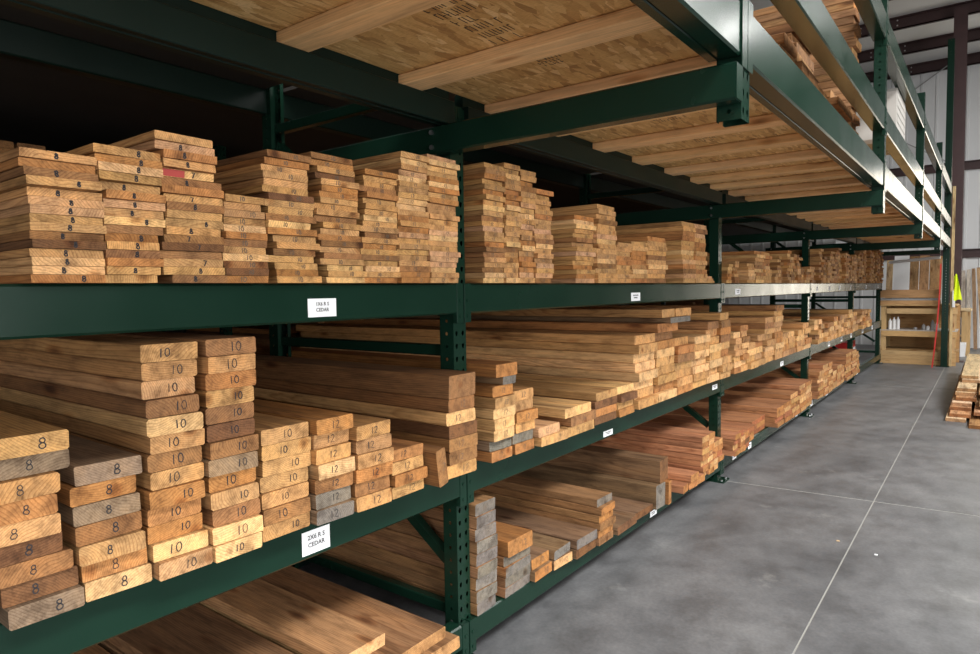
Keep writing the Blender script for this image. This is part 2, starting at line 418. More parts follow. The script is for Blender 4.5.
def ribbed(mb, a0, a1, z0, z1, fixed, axis, face):
    """ribbed cladding: profile along a (x or y), extruded z0..z1 (z may be callable of a)"""
    pts = []; a = a0
    while a < a1 - 1e-6:
        for da, d in ((0, 0), (.23, 0), (.245, .02), (.285, .02), (.3, 0)):
            if a + da <= a1: pts.append((a + da, d))
        a += .3
    pts.append((a1, 0))
    vs = []; fs = []
    for q, d in pts:
        for z in (z0, z1):
            zz = z(q) if callable(z) else z
            vs.append((q, fixed + face * d, zz) if axis == 'x' else (fixed + face * d, q, zz))
    for k in range(len(pts) - 1):
        fs.append((2 * k, 2 * k + 2, 2 * k + 3, 2 * k + 1))
    mb.add(vs, fs)
def wall(name, axis, a0, a1, fixed, face, doors, ztop, m=WHITE):
    mb = MB(); cur = a0
    for d0, d1, dz in doors:
        ribbed(mb, cur, d0, 0, ztop, fixed, axis, face); ribbed(mb, d0, d1, dz, ztop, fixed, axis, face); cur = d1
    ribbed(mb, cur, a1, 0, ztop, fixed, axis, face)
    return tag(mb.build(name, m), kind='structure')
wf = wall('wall_far', 'x', X0, 3.8, Y1, -1, [(2.1, 3.8, 4.4)], lambda q: roof_z(Y1) + .02)
wall('wall_far_right', 'x', 3.8, X1, Y1, -1, [], lambda q: roof_z(Y1) + .02, DARKW)  # split off so its weaker light can be put into the colour
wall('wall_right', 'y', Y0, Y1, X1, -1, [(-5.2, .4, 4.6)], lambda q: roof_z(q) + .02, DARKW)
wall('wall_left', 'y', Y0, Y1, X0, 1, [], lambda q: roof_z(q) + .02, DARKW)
wall('wall_back', 'x', X0, X1, Y0, 1, [(-.6, 5, 4.6)], lambda q: roof_z(Y0) + .02)
mb = MB(); n = 26
for k in range(n):                                            # insulated white roof panels, one per strip
    xa = X0 + (X1 - X0) * k / n; xb = X0 + (X1 - X0) * (k + 1) / n
    za, zb = roof_z(Y0) + .03, roof_z(Y1) + .03
    mb.add([(xa, Y0, za), (xb, Y0, za), (xb, Y1, zb), (xa, Y1, zb), (xa, Y0, za + .04), (xb, Y0, za + .04), (xb, Y1, zb + .04), (xa, Y1, zb + .04)],
           [(0, 3, 2, 1), (4, 5, 6, 7), (0, 1, 5, 4), (2, 3, 7, 6)])
roof = tag(mb.build('ceiling', WHITE), kind='structure')
y = 16.9
while y > -8:
    z = roof_z(y) + .03
    mb = MB(); mb.box(X0, X1, y - .012, y + .012, z - .23, z); mb.box(X0, X1, y - .012, y + .07, z - .23, z - .21); mb.box(X0, X1, y - .07, y + .012, z - .02, z)
    for bx in (-.6, -.45, -.1, .05):
        for bz in (.06, .16): mb.box(bx - .012, bx + .012, y - .022, y - .011, z - bz - .012, z - bz + .012, mi=1)
    mb.build('purlin', [MAROON, STEEL], roof); y -= 1.5
for z in (2.2, 4.22):
    for xa, xb in ((X0, 2.1),):
        mb = MB(); mb.box(xa, xb, Y1 - .06, Y1 - .035, z - .1, z + .1); mb.box(xa, xb, Y1 - .12, Y1 - .035, z + .085, z + .1)
        mb.build('girt', MAROON, wf)
mb = MB()                                                     # wind bracing rods on the far wall
mb.bar((-2.6, Y1 - .15, 4.3), (.85, Y1 - .15, 6.6), .02, .02)
mb.bar((-2.6, Y1 - .17, 6.6), (.85, Y1 - .17, 4.3), .02, .02)
mb.build('brace_rod', GREYP, wf)
# building columns (wide-flange)
def column(x, y, label):
    z = roof_z(y) - .2
    mb = MB(); mb.box(x - .105, x + .105, y - .14, y - .125, 0, z); mb.box(x - .105, x + .105, y + .125, y + .14, 0, z); mb.box(x - .006, x + .006, y - .125, y + .125, 0, z)
    mb.box(x - .18, x + .18, y - .18, y + .18, 0, .015)
    one('steel_column', mb, MAROON, label, 'column')
column(1.11, 13.62, 'dark maroon steel building column rising to the roof behind the wooden workbench')

# ================================================================ RACKING
L = 3.124
XO = 1.08
POSTS = {}
def post_mesh(h, front=+1):
    """perforated open C post; front plate at x=0 (facing +x*front), width .076 in y, sides .07 deep"""
    key = (round(h, 3), front)
    if key in POSTS: return POSTS[key]
    mb = MB(); W2 = .038; D = .07
    n = max(1, int(round(h / .05))); p = h / n
    def cell(org, U, V, u0, u1, v0, v1, ru, rv, tear):
        """rectangular cell with an octagonal hole"""
        cu, cv = (u0 + u1) / 2, (v0 + v1) / 2
        outer = [(u0, v0), (cu, v0), (u1, v0), (u1, cv), (u1, v1), (cu, v1), (u0, v1), (u0, cv)]
        ang = [225, 270, 315, 0, 45, 90, 135, 180]; inner = []
        for a in ang:
            a = math.radians(a); k = (1.15 if math.sin(a) > 0 else .7) if tear else 1
            inner.append((cu + math.cos(a) * ru * k, cv + math.sin(a) * rv))
        P = lambda q: tuple(org[i] + U[i] * q[0] + V[i] * q[1] for i in range(3))
        mb.add([P(q) for q in outer + inner], [(i, (i + 1) % 8, (i + 1) % 8 + 8, i + 8) for i in range(8)])
    Z = (0, 0, 1); f = front
    for i in range(n):
        v0, v1 = i * p, (i + 1) * p
        U = (0, 1, 0) if f > 0 else (0, -1, 0)
        s0 = -W2
        cell((0, 0, 0), U, Z, -W2, 0, v0, v1, .0075, .011, True)
        cell((0, 0, 0), U, Z, 0, W2, v0, v1, .0075, .011, True)
        cell((0, -W2 * f, 0), (f, 0, 0), Z, -D, 0, v0, v1, .006, .007, False)
        cell((0, W2 * f, 0), (-f, 0, 0), Z, 0, D, v0, v1, .006, .007, False)
    # back lips
    mb.box(min(-D * f, (-D + .002) * f), max(-D * f, (-D + .002) * f), -W2, -.02, 0, h)
    mb.box(min(-D * f, (-D + .002) * f), max(-D * f, (-D + .002) * f), .02, W2, 0, h)
    me = bpy.data.meshes.new('post'); me.from_pydata(mb.v, [], mb.f); me.materials.append(GREEN)
    POSTS[key] = me; return me
def post_obj(name, h, loc, parent=None, front=1):
    o = bpy.data.objects.new(name, post_mesh(h, front)); COL.objects.link(o)
    if parent: o.parent = parent; o.location = Vector(loc) - parent_loc(parent)
    else: o.location = loc
    return o
XR = -1.2
KN = ['the nearest upright of the racking', 'the second upright of the racking', 'the third upright of the racking', 'the fourth upright of the racking', 'the last upright of the racking', 'left out of view']
def bolts(mb, pts, ax, r=.011):
    for p in pts:
        d = [0, 0, 0]; d[ax[0]] = ax[1] * .009
        mb.tube([p, (p[0] + d[0], p[1] + d[1], p[2] + d[2])], r, 6, 1)
for k in range(-1, 5):
    y = k * L; H = 2.215 if k < 2 else 4.6
    t = thing('upright_frame', (-.6, y, 0), ('green perforated rack frame, ' + (['nearest and largest', 'second', 'third', 'fourth', 'last, beside the wooden workbench'][k] if k > 0 else ['nearest and largest', 'second'][k]) + ' of five along the aisle') if k >= 0 else 'green perforated rack frame out of view behind the near timber', 'rack frame', 'rack frames')
    post_obj('front_post', H - .012, (0, y, .012), t)
    post_obj('rear_post', 2.72 if H < 3 else H - .012, (XR, y, .012), t, -1)
    for xx in (-.03, XR + .03):
        mb = MB(); mb.box(xx - .075, xx + .09, y - .07, y + .07, 0, .012, .004, 'z')
        bolts(mb, [(xx + .065, y - .05, .012), (xx + .065, y + .05, .012)], (2, 1)); mb.build('foot_plate', [GREEN, STEEL], t)
    for z in (.22, 1.27, 2.30) + ((3.3, 4.3) if H > 3 else ()):
        mb = MB(); mb.box(XR + .07, -.07, y - .02, y + .02, z - .022, z + .022, .004, 'x'); mb.build('horizontal_brace', GREEN, t)
    for za, zb in ((.42, 1.15), (1.42, 2.22)) + (((2.45, 3.2), (3.45, 4.2)) if H > 3 else ()):
        mb = MB(); mb.bar((-.08, y, za), (XR + .08, y, zb), .038, .038); mb.build('diagonal_brace', GREEN, t)

BAYN = ['near bay', 'second bay', 'third bay', 'fourth bay', 'fifth bay']
def card(parent, y0, y1, z0, z1, lines, x):
    mb = MB(); mb.box(x, x + .0012, y0, y1, z0, z1)
    c = mb.build('price_card', CARD, parent); c['label'] = 'white paper price card'
    cy, cz = (y0 + y1) / 2, (z0 + z1) / 2; h = z1 - z0
    if lines:
        for i, s in enumerate(lines):
            me = text_mesh(s, h * .27, .0003); me.name = 'lettering'; me.materials.clear(); me.materials.append(INK)
            o = bpy.data.objects.new('lettering', me); COL.objects.link(o); o.parent = c
            o.rotation_euler = (hp, 0, hp)
            o.location = Vector((x + .0019, cy, z1 - h * (.3 if i == 0 else .62))) - parent_loc(parent) - Vector(c.location)
    else:
        mb = MB()
        for i, (a, b) in enumerate(((.2, .8), (.3, .7))):
            zz = z1 - h * (.32 + .28 * i); n = 6
            for q in range(n):
                ya = y0 + (y1 - y0) * (a + (b - a) * q / n); mb.box(x + .0013, x + .0019, ya, ya + (y1 - y0) * (b - a) / n * .7, zz - h * .07, zz + h * .07)
        mb.build('lettering', INK, c)
def beam(name, x0, x1, k, z0, z1, label, cards=(), plate=True, group='rack beams', xface=1, paint=None):
    ya, yb = k * L + .041, (k + 1) * L - .041
    t = thing(name, ((x0 + x1) / 2, (ya + yb) / 2, z0), label, 'rack beam', group)
    mb = MB(); mb.box(x0, x1, ya, yb, z0, z1, .006, 'y'); mb.build('rail', paint or GREEN, t)
    if plate:
        for yy, s in ((ya, -1), (yb, 1)):
            y2 = yy + s * .038
            mb = MB(); mb.box(x1 - .02 if xface > 0 else x0, x1 + .003 if xface > 0 else x0 + .02, min(yy - s * .002, y2), max(yy - s * .002, y2), z0 - .035, z1, .002, 'z')
            for zz in (z0 - .01, z0 + .05):
                mb.tube([(x1 + .003, (yy + y2) / 2, zz), (x1 + .006, (yy + y2) / 2, zz)], .008, 6, 0)
            mb.build('connector_plate', GREEN, t)
    for c in cards: card(t, *c, x=x1 + .0005)
    return t
FX0, FX1 = .0015, .022       # front shelf beams hook on the post faces (between the posts they reach back to -.045)
UPC = {-1: [(-.735, -.628, 1.432, 1.488, ('1X6 R S', 'CEDAR'))], 0: [(1.50, 1.62, 1.432, 1.48, None)], 1: [(3.43, 3.565, 1.443, 1.488, None)],
       2: [(6.55, 6.64, 1.44, 1.50, None), (7.3, 7.4, 1.44, 1.50, None), (8.0, 8.1, 1.44, 1.50, None), (8.9, 9.0, 1.44, 1.50, None)], 3: [(10.4, 10.55, 1.44, 1.5, None), (11.9, 12.05, 1.44, 1.5, None)]}
MDC = {-1: [(-.782, -.678, .714, .786, ('2X6 R S', 'CEDAR'))], 0: [(1.155, 1.262, .712, .742, None), (2.89, 3.0, .74, .775, None)], 1: [(4.89, 5.01, .715, .76, None)],
       2: [(7.3, 7.42, .725, .79, None), (8.2, 8.32, .725, .79, None), (9.0, 9.12, .725, .79, None)], 3: [(10.1, 10.25, .725, .79, None), (11.2, 11.35, .725, .79, None)]}
BTC = {-1: [], 0: [(1.76, 1.86, .10, .135, None), (2.72, 2.8, .14, .175, None)], 1: [(3.385, 3.485, .105, .17, None), (3.82, 3.91, .105, .155, None), (5.55, 5.65, .105, .16, None)],
       2: [(6.3, 6.42, .105, .165, None), (7.2, 7.32, .105, .165, None)], 3: [(9.6, 9.75, .105, .165, None)]}
for k in range(-1, 4):
    bn = BAYN[k + 1]
    beam('shelf_beam', -.045, FX1, k, 1.417, 1.5335, 'dark green steel front beam under the upper shelf, ' + bn, UPC[k])
    beam('shelf_beam', -.045, FX1, k, .699, .8285, 'dark green steel front beam under the middle shelf, ' + bn, MDC[k])
    if k >= 0: beam('shelf_beam', -.045, FX1, k, .088, .1885, 'dark green steel front beam under the bottom shelf, ' + bn, BTC[k])
    else: beam('shelf_beam', -.045, FX1, k, .088, .1885, 'dark green steel beam hidden beneath the wide near planks', BTC[k])
    for nm, z0, z1 in (('upper', 1.417, 1.5335), ('middle', .699, .8285), ('bottom', .088, .1885), ('top', 2.37, 2.49)):
        beam('shelf_beam', XR - .022, XR + .045, k, z0, z1, 'dark green rear beam at the back of the %s shelf, %s' % (nm, bn), plate=False, paint=GREEN_SHADED)
    # inner mezzanine beam with a ledge
    for nm, xa, xb, la, lb, z0, z1 in (('inner', -.04, .0, .0, .028, 2.127, 2.27), ('outer', 1.015, XO, .985, 1.015, 2.152, 2.30)):
        ya, yb = k * L + .041, (k + 1) * L - .041
        t = thing('shelf_beam', ((xa + xb) / 2, (ya + yb) / 2, z0), 'green %s beam carrying the overhead deck, %s' % (nm, bn), 'rack beam', 'overhead deck beams')
        mb = MB(); pt = GREEN_SHADED if nm == 'inner' else GREEN; mb.box(xa, xb, ya, yb, z0, z1, .006, 'y'); mb.build('rail', pt, t)
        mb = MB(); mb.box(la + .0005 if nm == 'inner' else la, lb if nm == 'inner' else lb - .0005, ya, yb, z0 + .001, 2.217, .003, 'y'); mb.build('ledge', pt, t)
        for yy, s in ((ya, -1), (yb, 1)):
            mb = MB(); y2 = yy + s * .038
            if nm == 'outer': mb.box(XO + .0015, XO + .005, min(yy - s * .01, y2), max(yy - s * .01, y2), z0 - .03, z1 + .02)
            else: mb.box(.0015, .006, min(yy - s * .0, y2), max(yy - s * .0, y2), z0 + .04, 2.205)
            mb.build('connector_plate', GREEN, t)
    for nm, z0, z1 in (('second', 2.52, 2.665), ('third', 3.10, 3.255)):
        if k < 0: continue
        beam('shelf_beam', 1.0, XO, k, z0, z1, 'green front beam of the %s level overhead, %s' % (nm, bn))
        beam('shelf_beam', -.045, FX1, k, z0, z1, 'green inner beam of the %s level overhead, %s' % (nm, bn), plate=(k > 1))
# cantilever arms and the hanging uprights
TOPS = {0: 3.9, 1: 4.6, 2: 3.47, 3: 3.49}
for k in range(0, 4):
    y = k * L; nm = ['nearest', 'second', 'third', 'fourth'][k]
    t = thing('cantilever_arm', (.5, y, 2.045), 'green steel cantilever arm under the overhead deck, %s of four' % nm, 'rack arm', 'cantilever arms')
    mb = MB(); mb.box(XR - .06, XO, y - .10, y - .0395, 2.021, 2.124, .006, 'x'); mb.build('rail', GREEN, t)
    mb = MB(); mb.box(XO + .0005, XO + .004, y - .098, y - .041, 2.024, 2.121); mb.build('end_plate', GREEN, t)
    for bx in (-.035, XR + .03):
        for bz in (2.045, 2.1):
            mb = MB(); bolts(mb, [(bx, y - .101, bz)], (1, -1), .009); mb.m = [0] * len(mb.m); mb.build('bolt', STEEL, t)
    t2 = thing('hanging_upright', (1.045, y, 1.98), 'green perforated upright hanging from the end of the %s cantilever arm' % nm, 'rack post', 'hanging uprights')
    post_obj('post', TOPS[k] - 1.98, (XO - .001, y, 1.98), t2)
t2 = thing('tall_upright', (1.0, 4 * L, 0), 'tall green upright post standing on the floor at the aisle end', 'rack post')
po = post_obj('post', 5.8, (1.07, 4 * L, .012), t2); po.scale = (1.45, 1.8, 1)
mb = MB(); mb.box(.9, 1.1, 4 * L - .085, 4 * L + .085, 0, .012, .004, 'z'); mb.build('foot_plate', GREEN, t2)
for nm in (0,):
    t = thing('cantilever_arm', (.5, 4 * L, 2.045), 'green steel arm tying the tall end upright to the racking', 'rack arm', 'cantilever arms')
    mb = MB(); mb.box(.007, .93, 4 * L - .03, 4 * L + .03, 2.046, 2.124, .006, 'x'); mb.build('rail', GREEN, t)

# overhead deck: strand board on flat 2x4 joists
def ink_block(mb, x0, x1, y0, y1, z, rnd, rows):
    for r in range(rows):
        ya = y0 + (y1 - y0) * r / rows; yb = ya + (y1 - y0) / rows * .72; x = x0 + rnd.uniform(0, .02)
        xe = x1 - rnd.uniform(0, (x1 - x0) * .35)
        while x < xe:
            w = rnd.uniform(.006, .014)
            if rnd.random() < .8:
                mb.add([(x, ya, z), (x + .0035, ya, z), (x + .0035, yb, z), (x, yb, z)], [(3, 2, 1, 0)])
                if rnd.random() < .6:
                    yy = rnd.choice((ya, yb - .004, (ya + yb) / 2)); mb.add([(x, yy, z), (x + w, yy, z), (x + w, yy + .004, z), (x, yy + .004, z)], [(3, 2, 1, 0)])
            x += w + .004
stamps = {-1: [((.415, .565), (-.66, -.30), 6), ((.43, .55), (-.12, -.045), 3)], 0: [((.45, .66), (.62, .74), 3), ((.42, .57), (.85, .93), 2), ((.42, .56), (1.33, 1.45), 3)], 1: [], 2: [], 3: []}
for k in range(-1, 4):
    y0, y1 = k * L, (k + 1) * L
    t = thing('overhead_deck', (.5, (y0 + y1) / 2, 2.217), 'strand board deck on flat wooden joists overhead, ' + BAYN[k + 1], 'deck', 'overhead decks')
    mid = y0 + 1.55
    for ya, yb in ((y0 + .001, mid - .002), (mid + .002, y1 - (.08 if k == 3 else .001))):
        mb = MB(); mb.box(.004, .985, ya, yb, 2.2565, 2.2735)
        p = mb.build('strand_board_panel', OSB, t)
        for (xa, xb), (sa, sb), rows in stamps[k]:
            if not (ya <= sa < yb): continue
            mb = MB(); ink_block(mb, xa, xb, sa, min(sb, yb - .01), 2.2561, R, rows)
            st = mb.build('stamp', INK, p); st['label'] = 'black printed stamp'; st['kind'] = 'stuff'
    js = [-.31, -.80, -1.29, -1.78, -2.27, -2.76] if k == -1 else [y0 + d for d in (.178, .62, 1.09, 1.56, 2.03, 2.48, 2.88)]
    for jy in js:
        mb = MB(); mb.box(.0285 - .027 if False else .002, 1.0, jy, jy + .098, 2.218, 2.2555, .003, 'x')
        mb.build('joist', PINEW, t, tint=vary((.80, .50, .245), R, .05))
    # dark sheet added over the main racking to block light from above
    t = thing('overhead_deck', (-.6, (y0 + y1) / 2, 2.5), 'added dark sheet shading the back of the racking, ' + BAYN[k + 1], 'deck', 'overhead decks')
    mb = MB(); mb.box(XR - .02, -.05, y0 + .042, y1 - .042, 2.4905, 2.507); mb.build('light_block_sheet', DARKW, t)

# ================================================================ LUMBER
def pick(rnd, s): return rnd.choice(s)
BG = {'u': 'thin boards on the upper shelf', 'm': 'thick planks on the middle shelf', 'b': 'timber on the bottom shelf'}
# upper shelf: (count, y left, y right, thickness, per-row right edges, tone codes bottom->top, marks)
ZU = 1.5345
UP = [
 (15, -1.470, -1.326, .0179, [-1.325,-1.325,-1.326,-1.325,-1.324,-1.323,-1.322,-1.322,-1.322,-1.322,-1.323,-1.338,-1.341,-1.343,-1.343], 'oyyhdbhhpphhboh', '8'),
 (16, -1.352, -1.204, .0187, [-1.21,-1.203,-1.2,-1.201,-1.206,-1.202,-1.19,-1.186,-1.189,-1.187,-1.186,-1.197,-1.202,-1.2,-1.199,-1.201], 'hhobhobyhpohhyoh', '8'),
 (18, -1.190, -1.044, .0194, [-1.036,-1.045,-1.047,-1.046,-1.045,-1.039,-1.044,-1.037,-1.04,-1.038,-1.037,-1.038,-1.037,-1.061,-1.067,-1.068,-1.069,-1.075], 'bhhbdbhhhbhobyhoph', '8'),
 (12, -1.032, -0.918, .0189, [-.916,-.915,-.917,-.915,-.917,-.915,-.913,-.914,-.911,-.917,-.93,-.917], 'odbyhboyhtth', '10'),
 (19, -0.890, -0.742, .0189, [-.741,-.742,-.742,-.76,-.75,-.74,-.745,-.753,-.766,-.752,-.758,-.757,-.76,-.775,-.773,-.775,-.771,-.766,-.764], 'hohhbhhoybhhdhhhhob', '10'),
 (21, -0.713, -0.566, .0179, [-.566,-.568,-.565,-.577,-.584,-.584,-.577,-.582,-.586,-.583,-.588,-.588,-.589,-.588,-.59,-.585,-.589,-.596,-.597,-.599,-.602], 'yhyhbhbohhbhhhoohdhob', '10'),
 (20, -0.562, -0.415, .0178, None, 'ohyhbhohbhhyhhhobhho', '10'),
 (23, -0.406, -0.268, .0188, None, None, '12'),
 (24, -0.263, -0.108, .0186, None, None, '12'),
 (23, 0.046, 0.185, .0201, None, None, '12'),
 (23, 0.188, 0.292, .0209, None, None, '12'),
 (21, 0.295, 0.405, .0223, None, None, '12'),
 (19, 0.409, 0.545, .0212, None, None, '14'),
 (15, 0.770, 0.965, .0216, None, None, '14'),
 (16, 0.97, 1.175, .0245, None, None, '14'),
 (9, 1.180, 1.362, .0236, None, None, '14'),
 (9, 1.368, 1.566, .0253, None, None, None),
 (10, 1.573, 1.844, .0267, None, 'bhhyhbhhho', None),
 (13, 2.104, 2.325, .0301, None, None, None),
 (13, 2.328, 2.549, .0301, None, None, None),
 (3, 2.569, 2.694, .0158, None, None, None),
]
def clear_left(prev, z0, z1, left, snug=.0):
    rs = [r + .0015 for a, b, r in prev if a < z1 - .001 and b > z0 + .001]
    if rs and left > max(rs) and left - max(rs) < snug: return max(rs)     # pushed up against its neighbour
    return max([left] + rs)
prev = []
for si, (n, yl, yr, t, rows, codes, mk) in enumerate(UP):
    now = []
    rnd = random.Random(100 + si); w = yr - yl
    if 9 <= si <= 12 or si in (14, 15): w = yr - yl
    ln = [2.4, 2.4, 2.4, 3.0, 3.0, 3.0, 3.0, 3.2][si] if si < 8 else 3.3
    drift = rnd.uniform(-.01, .01)
    z = ZU
    for r in range(n):
        c = codes[r] if codes else rnd.choice('hhhhhhyyoobtp')
        rr = rows[r] if rows else yr + rnd.uniform(-.0045, .001)
        if not rows and si < 9 and r > n * .8: rr += .003
        x = .09 + rnd.uniform(-.009, .010)
        if si == 13: x = .09 + rnd.uniform(-.03, .0)
        if si < 3 and r >= n - 4: x += .02
        ww = w * rnd.uniform(.965, 1.0)
        mark = mk if (mk and rnd.random() < .88) else None
        if si == 2 and mark: mark = rnd.choice(('8', '7', '8'))
        lab = '%s thin board, %s up in the %s upper-shelf stack from left' % (TONE[c][1], ORD[r + 1] if r else 'lowest', NTH[si + 1])
        if r == 0: lab = lab.replace('lowest up in', 'lowest in')
        red = (si == 2 and r == 13)
        if red: lab = 'thin cedar board with a red painted end in the third upper-shelf stack'
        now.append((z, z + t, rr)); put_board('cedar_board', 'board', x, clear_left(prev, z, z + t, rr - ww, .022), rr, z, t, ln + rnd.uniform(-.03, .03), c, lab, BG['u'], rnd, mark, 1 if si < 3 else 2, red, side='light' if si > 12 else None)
        z += t
    prev = now
# far boards of the upper shelf, too small to pick apart
mb = MB(); rnd = random.Random(55)
for n, yl, yr, t, cols in [(7, 3.20, 3.32, .0248, 1), (7, 3.33, 3.45, .0248, 1), (6, 3.50, 3.70, .0265, 1), (9, 3.75, 4.30, .03, 2), (4, 4.40, 4.66, .0293, 2), (10, 4.68, 5.08, .0283, 3), (11, 5.09, 5.38, .0287, 2), (5, 5.45, 5.9, .03, 2), (7, 5.92, 6.15, .03, 1),
                          (12, 6.32, 6.6, .03, 2), (10, 6.62, 7.0, .031, 2), (13, 7.05, 7.78, .03, 3), (14, 7.8, 8.44, .031, 3), (12, 8.5, 9.3, .031, 4), (16, 9.42, 10.26, .031, 4), (17, 10.27, 11.1, .031, 4), (18, 11.2, 12.2, .031, 5)]:
    for q in range(cols):
        a = yl + (yr - yl) * q / cols; b = yl + (yr - yl) * (q + 1) / cols - .006
        xq = .08 + rnd.uniform(-.05, .03); nn = n + rnd.randint(-1, 1)
        for r in range(nn):
            c = rnd.choice('hhhhyoobtb'); cc = vary(TONE[c][0], rnd)
            board_geometry(mb, b - a, t - .0012, 3.0, rnd, side_of(c, cc), cc, off=(xq + rnd.uniform(-.015, .015), (a + b) / 2 + rnd.uniform(-.004, .004), ZU + r * t))
o = bpy.data.objects.new('cedar_boards', finish_wood(mb, 'cedar_boards')); COL.objects.link(o)
tag(o, 'distant stacks of thin cedar boards on the upper shelf of the far bays', 'boards', kind='stuff')

# middle shelf: (y left, y right, x, thickness, codes bottom->top, mark, row right edges or None)
ZM = .8295
MID = [
 (-1.540, -1.397, .08, .0440, 'kdbdhohkh', '8', [0, -.004, -.015, -.034, -.040, -.044, -.038, -.012, -.018]),
 (-1.392, -1.250, .08, .0437, 'yohbkok', '8', [0, -.005, -.016, -.016, -.018, -.022, -.012]),
 (-1.246, -1.110, .09, .0432, 'pyooohbhybphh', '10', [0, -.004, -.01, -.012, -.012, -.004, -.008, -.004, -.012, -.014, -.013, -.012, -.010]),
 (-1.105, -.965, .10, .0434, 'yybhokbdbhohb', '10', None),
 (-.950, -.790, .09, .0440, 'hbhhhhh', '10', None),
 (-.786, -.648, .11, .0445, 'ggbyhho', '12', None),
 (-.645, -.497, .12, .0449, 'hbohth', '12', None),
 (-.493, -.337, .12, .0400, 'hoho', '12', None),
 None,                                         # the tilted offcut
 (-.212, -.052, .13, .0480, 'hbbdyb', '12', None),
 (.048, .192, .12, .0430, 'ogyyyho', '12', None),
 (.203, .351, .12, .0440, 'oghohh', '12', None),
 (.375, .590, .13, .0430, 'hp', '12', [0, -.06]),
 (.598, .850, .13, .0450, 'hby', '14', [0, .02, -.03]),
 (.900, 1.142, .12, .0400, 'dodh', None, None),
 (1.148, 1.350, .12, .0400, 'ohdy', None, None),
 (1.407, 1.684, .10, .0515, None, None, None),
 (1.690, 1.992, .10, .0515, None, None, None),
 (1.997, 2.277, .10, .0510, None, None, None),
 (2.282, 2.585, .10, .0500, None, None, None),
 (2.590, 2.845, .10, .0540, None, None, None),
 (2.850, 3.075, .10, .0540, None, None, None),
 (3.20, 3.36, .10, .046, None, None, None), (3.365, 3.552, .10, .046, None, None, None),
 (3.56, 3.79, .10, .0530, None, None, None), (3.80, 4.03, .10, .0530, None, None, None),
 (4.07, 4.36, .10, .05, None, None, None), (4.37, 4.66, .10, .05, None, None, None),
 (4.67, 4.95, .10, .055, None, None, None), (4.96, 5.235, .10, .055, None, None, None),
 (5.24, 5.56, .10, .055, None, None, None), (5.57, 5.89, .10, .055, None, None, None),
 (6.30, 6.50, .08, .055, None, None, None), (6.51, 6.72, .08, .055, None, None, None), (6.73, 6.99, .10, .055, None, None, None), (7.0, 7.25, .10, .055, None, None, None), (7.26, 7.51, .10, .055, None, None, None),
 (7.55, 7.8, .10, .055, None, None, None), (7.81, 8.07, .10, .055, None, None, None), (8.08, 8.33, .10, .055, None, None, None), (8.34, 8.60, .10, .055, None, None, None),
 (8.61, 8.9, .10, .055, None, None, None), (8.91, 9.25, .10, .055, None, None, None), (9.5, 9.75, .10, .055, None, None, None), (9.76, 10.05, .10, .055, None, None, None), (10.06, 10.3, .10, .055, None, None, None), (10.31, 10.5, .10, .055, None, None, None),
]
MN = [0] * 16 + [8, 9, 7, 7, 8, 9, 7, 8, 4, 5, 8, 10, 4, 4, 4, 5, 5, 5, 4, 4, 5, 5, 5, 5, 6, 5, 5, 5, 5, 5, 5]
PAL = {'near': 'hhhyyob', 'far': 'hhhhyyobt'}
prev = []
for si, st in enumerate(MID):
    if st is None: continue
    now = []
    yl, yr, x0, t, codes, mk, rows = st
    rnd = random.Random(300 + si); n = len(codes) if codes else MN[si]
    z = ZM; w = yr - yl
    nm = NTH[si + 1] if si < 26 else None
    where = ('the %s middle-shelf stack from left' % nm) if nm else ('the %s stack of the %s bay, middle shelf' % ((NTH[si - 21], 'third') if si < 32 else (NTH[si - 31], 'fourth')))
    for r in range(n):
        c = codes[r] if codes else rnd.choice(PAL['near'] if si < 22 else PAL['far'])
        rr = yr + (rows[r] if rows else rnd.uniform(-.010, .0))
        x = x0 + rnd.uniform(-.014, .014)
        if si >= 16 and r > 0: x = x0 + rnd.uniform(-.03, .015)
        if si == 9: x = .12 + rnd.uniform(-.003, .004)
        ww = w * rnd.uniform(.965, 1.0)
        if si == 12 and r == 1: ww = w * .8
        mark = mk if mk and (si < 8 or rnd.random() < .8) else None
        sd = None
        if c == 'g': sd = (.24, .16, .095)
        elif si > 11: sd = 'light'
        lab = '%s plank%s, %s in %s' % (TONE[c][1], ' marked ' + mark if mark and si < 8 else '', ORD[r + 1] + (' up' if r else ''), where)
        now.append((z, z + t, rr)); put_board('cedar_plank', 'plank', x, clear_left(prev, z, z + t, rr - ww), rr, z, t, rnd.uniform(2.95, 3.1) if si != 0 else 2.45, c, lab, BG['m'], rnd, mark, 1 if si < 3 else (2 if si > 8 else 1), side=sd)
        z += t
    prev = now
    if si == 9: put_board('cedar_plank', 'plank', .118, -.212, -.054, z, .085, 3.0, 'b', 'thick brown timber topping the dark stack beside the nearest post, middle shelf', BG['m'], rnd)
    if si == 10:                                # short grey offcut and a rounded plank on top of the eleventh stack
        put_board('cedar_plank', 'plank', .125, .115, .192, z, .034, 1.2, 'g', 'short narrow grey plank lying on top of the eleventh middle-shelf stack', BG['m'], rnd, '12', 2)
        put_board('cedar_plank', 'plank', .13, .062, .2, z + .034, .052, 2.9, 'o', 'round-edged orange-brown plank topping the eleventh middle-shelf stack', BG['m'], rnd)
    if si == 17:
        put_board('cedar_plank', 'plank', .135, 1.80, 2.14, z, .034, 3.0, 'g', 'grey plank with stencilled end in the long middle-shelf pile, second bay', BG['m'], rnd, '1 4', 1)
        put_board('cedar_plank', 'plank', .105, 1.745, 1.95, z + .034, .05, 3.0, 'h', 'honey-coloured plank on top of the long middle-shelf pile, second bay', BG['m'], rnd)
        put_board('cedar_plank', 'plank', .11, 1.955, 2.2, z + .034, .05, 3.0, 'h', 'topmost right-hand plank of the long middle-shelf pile, second bay', BG['m'], rnd)
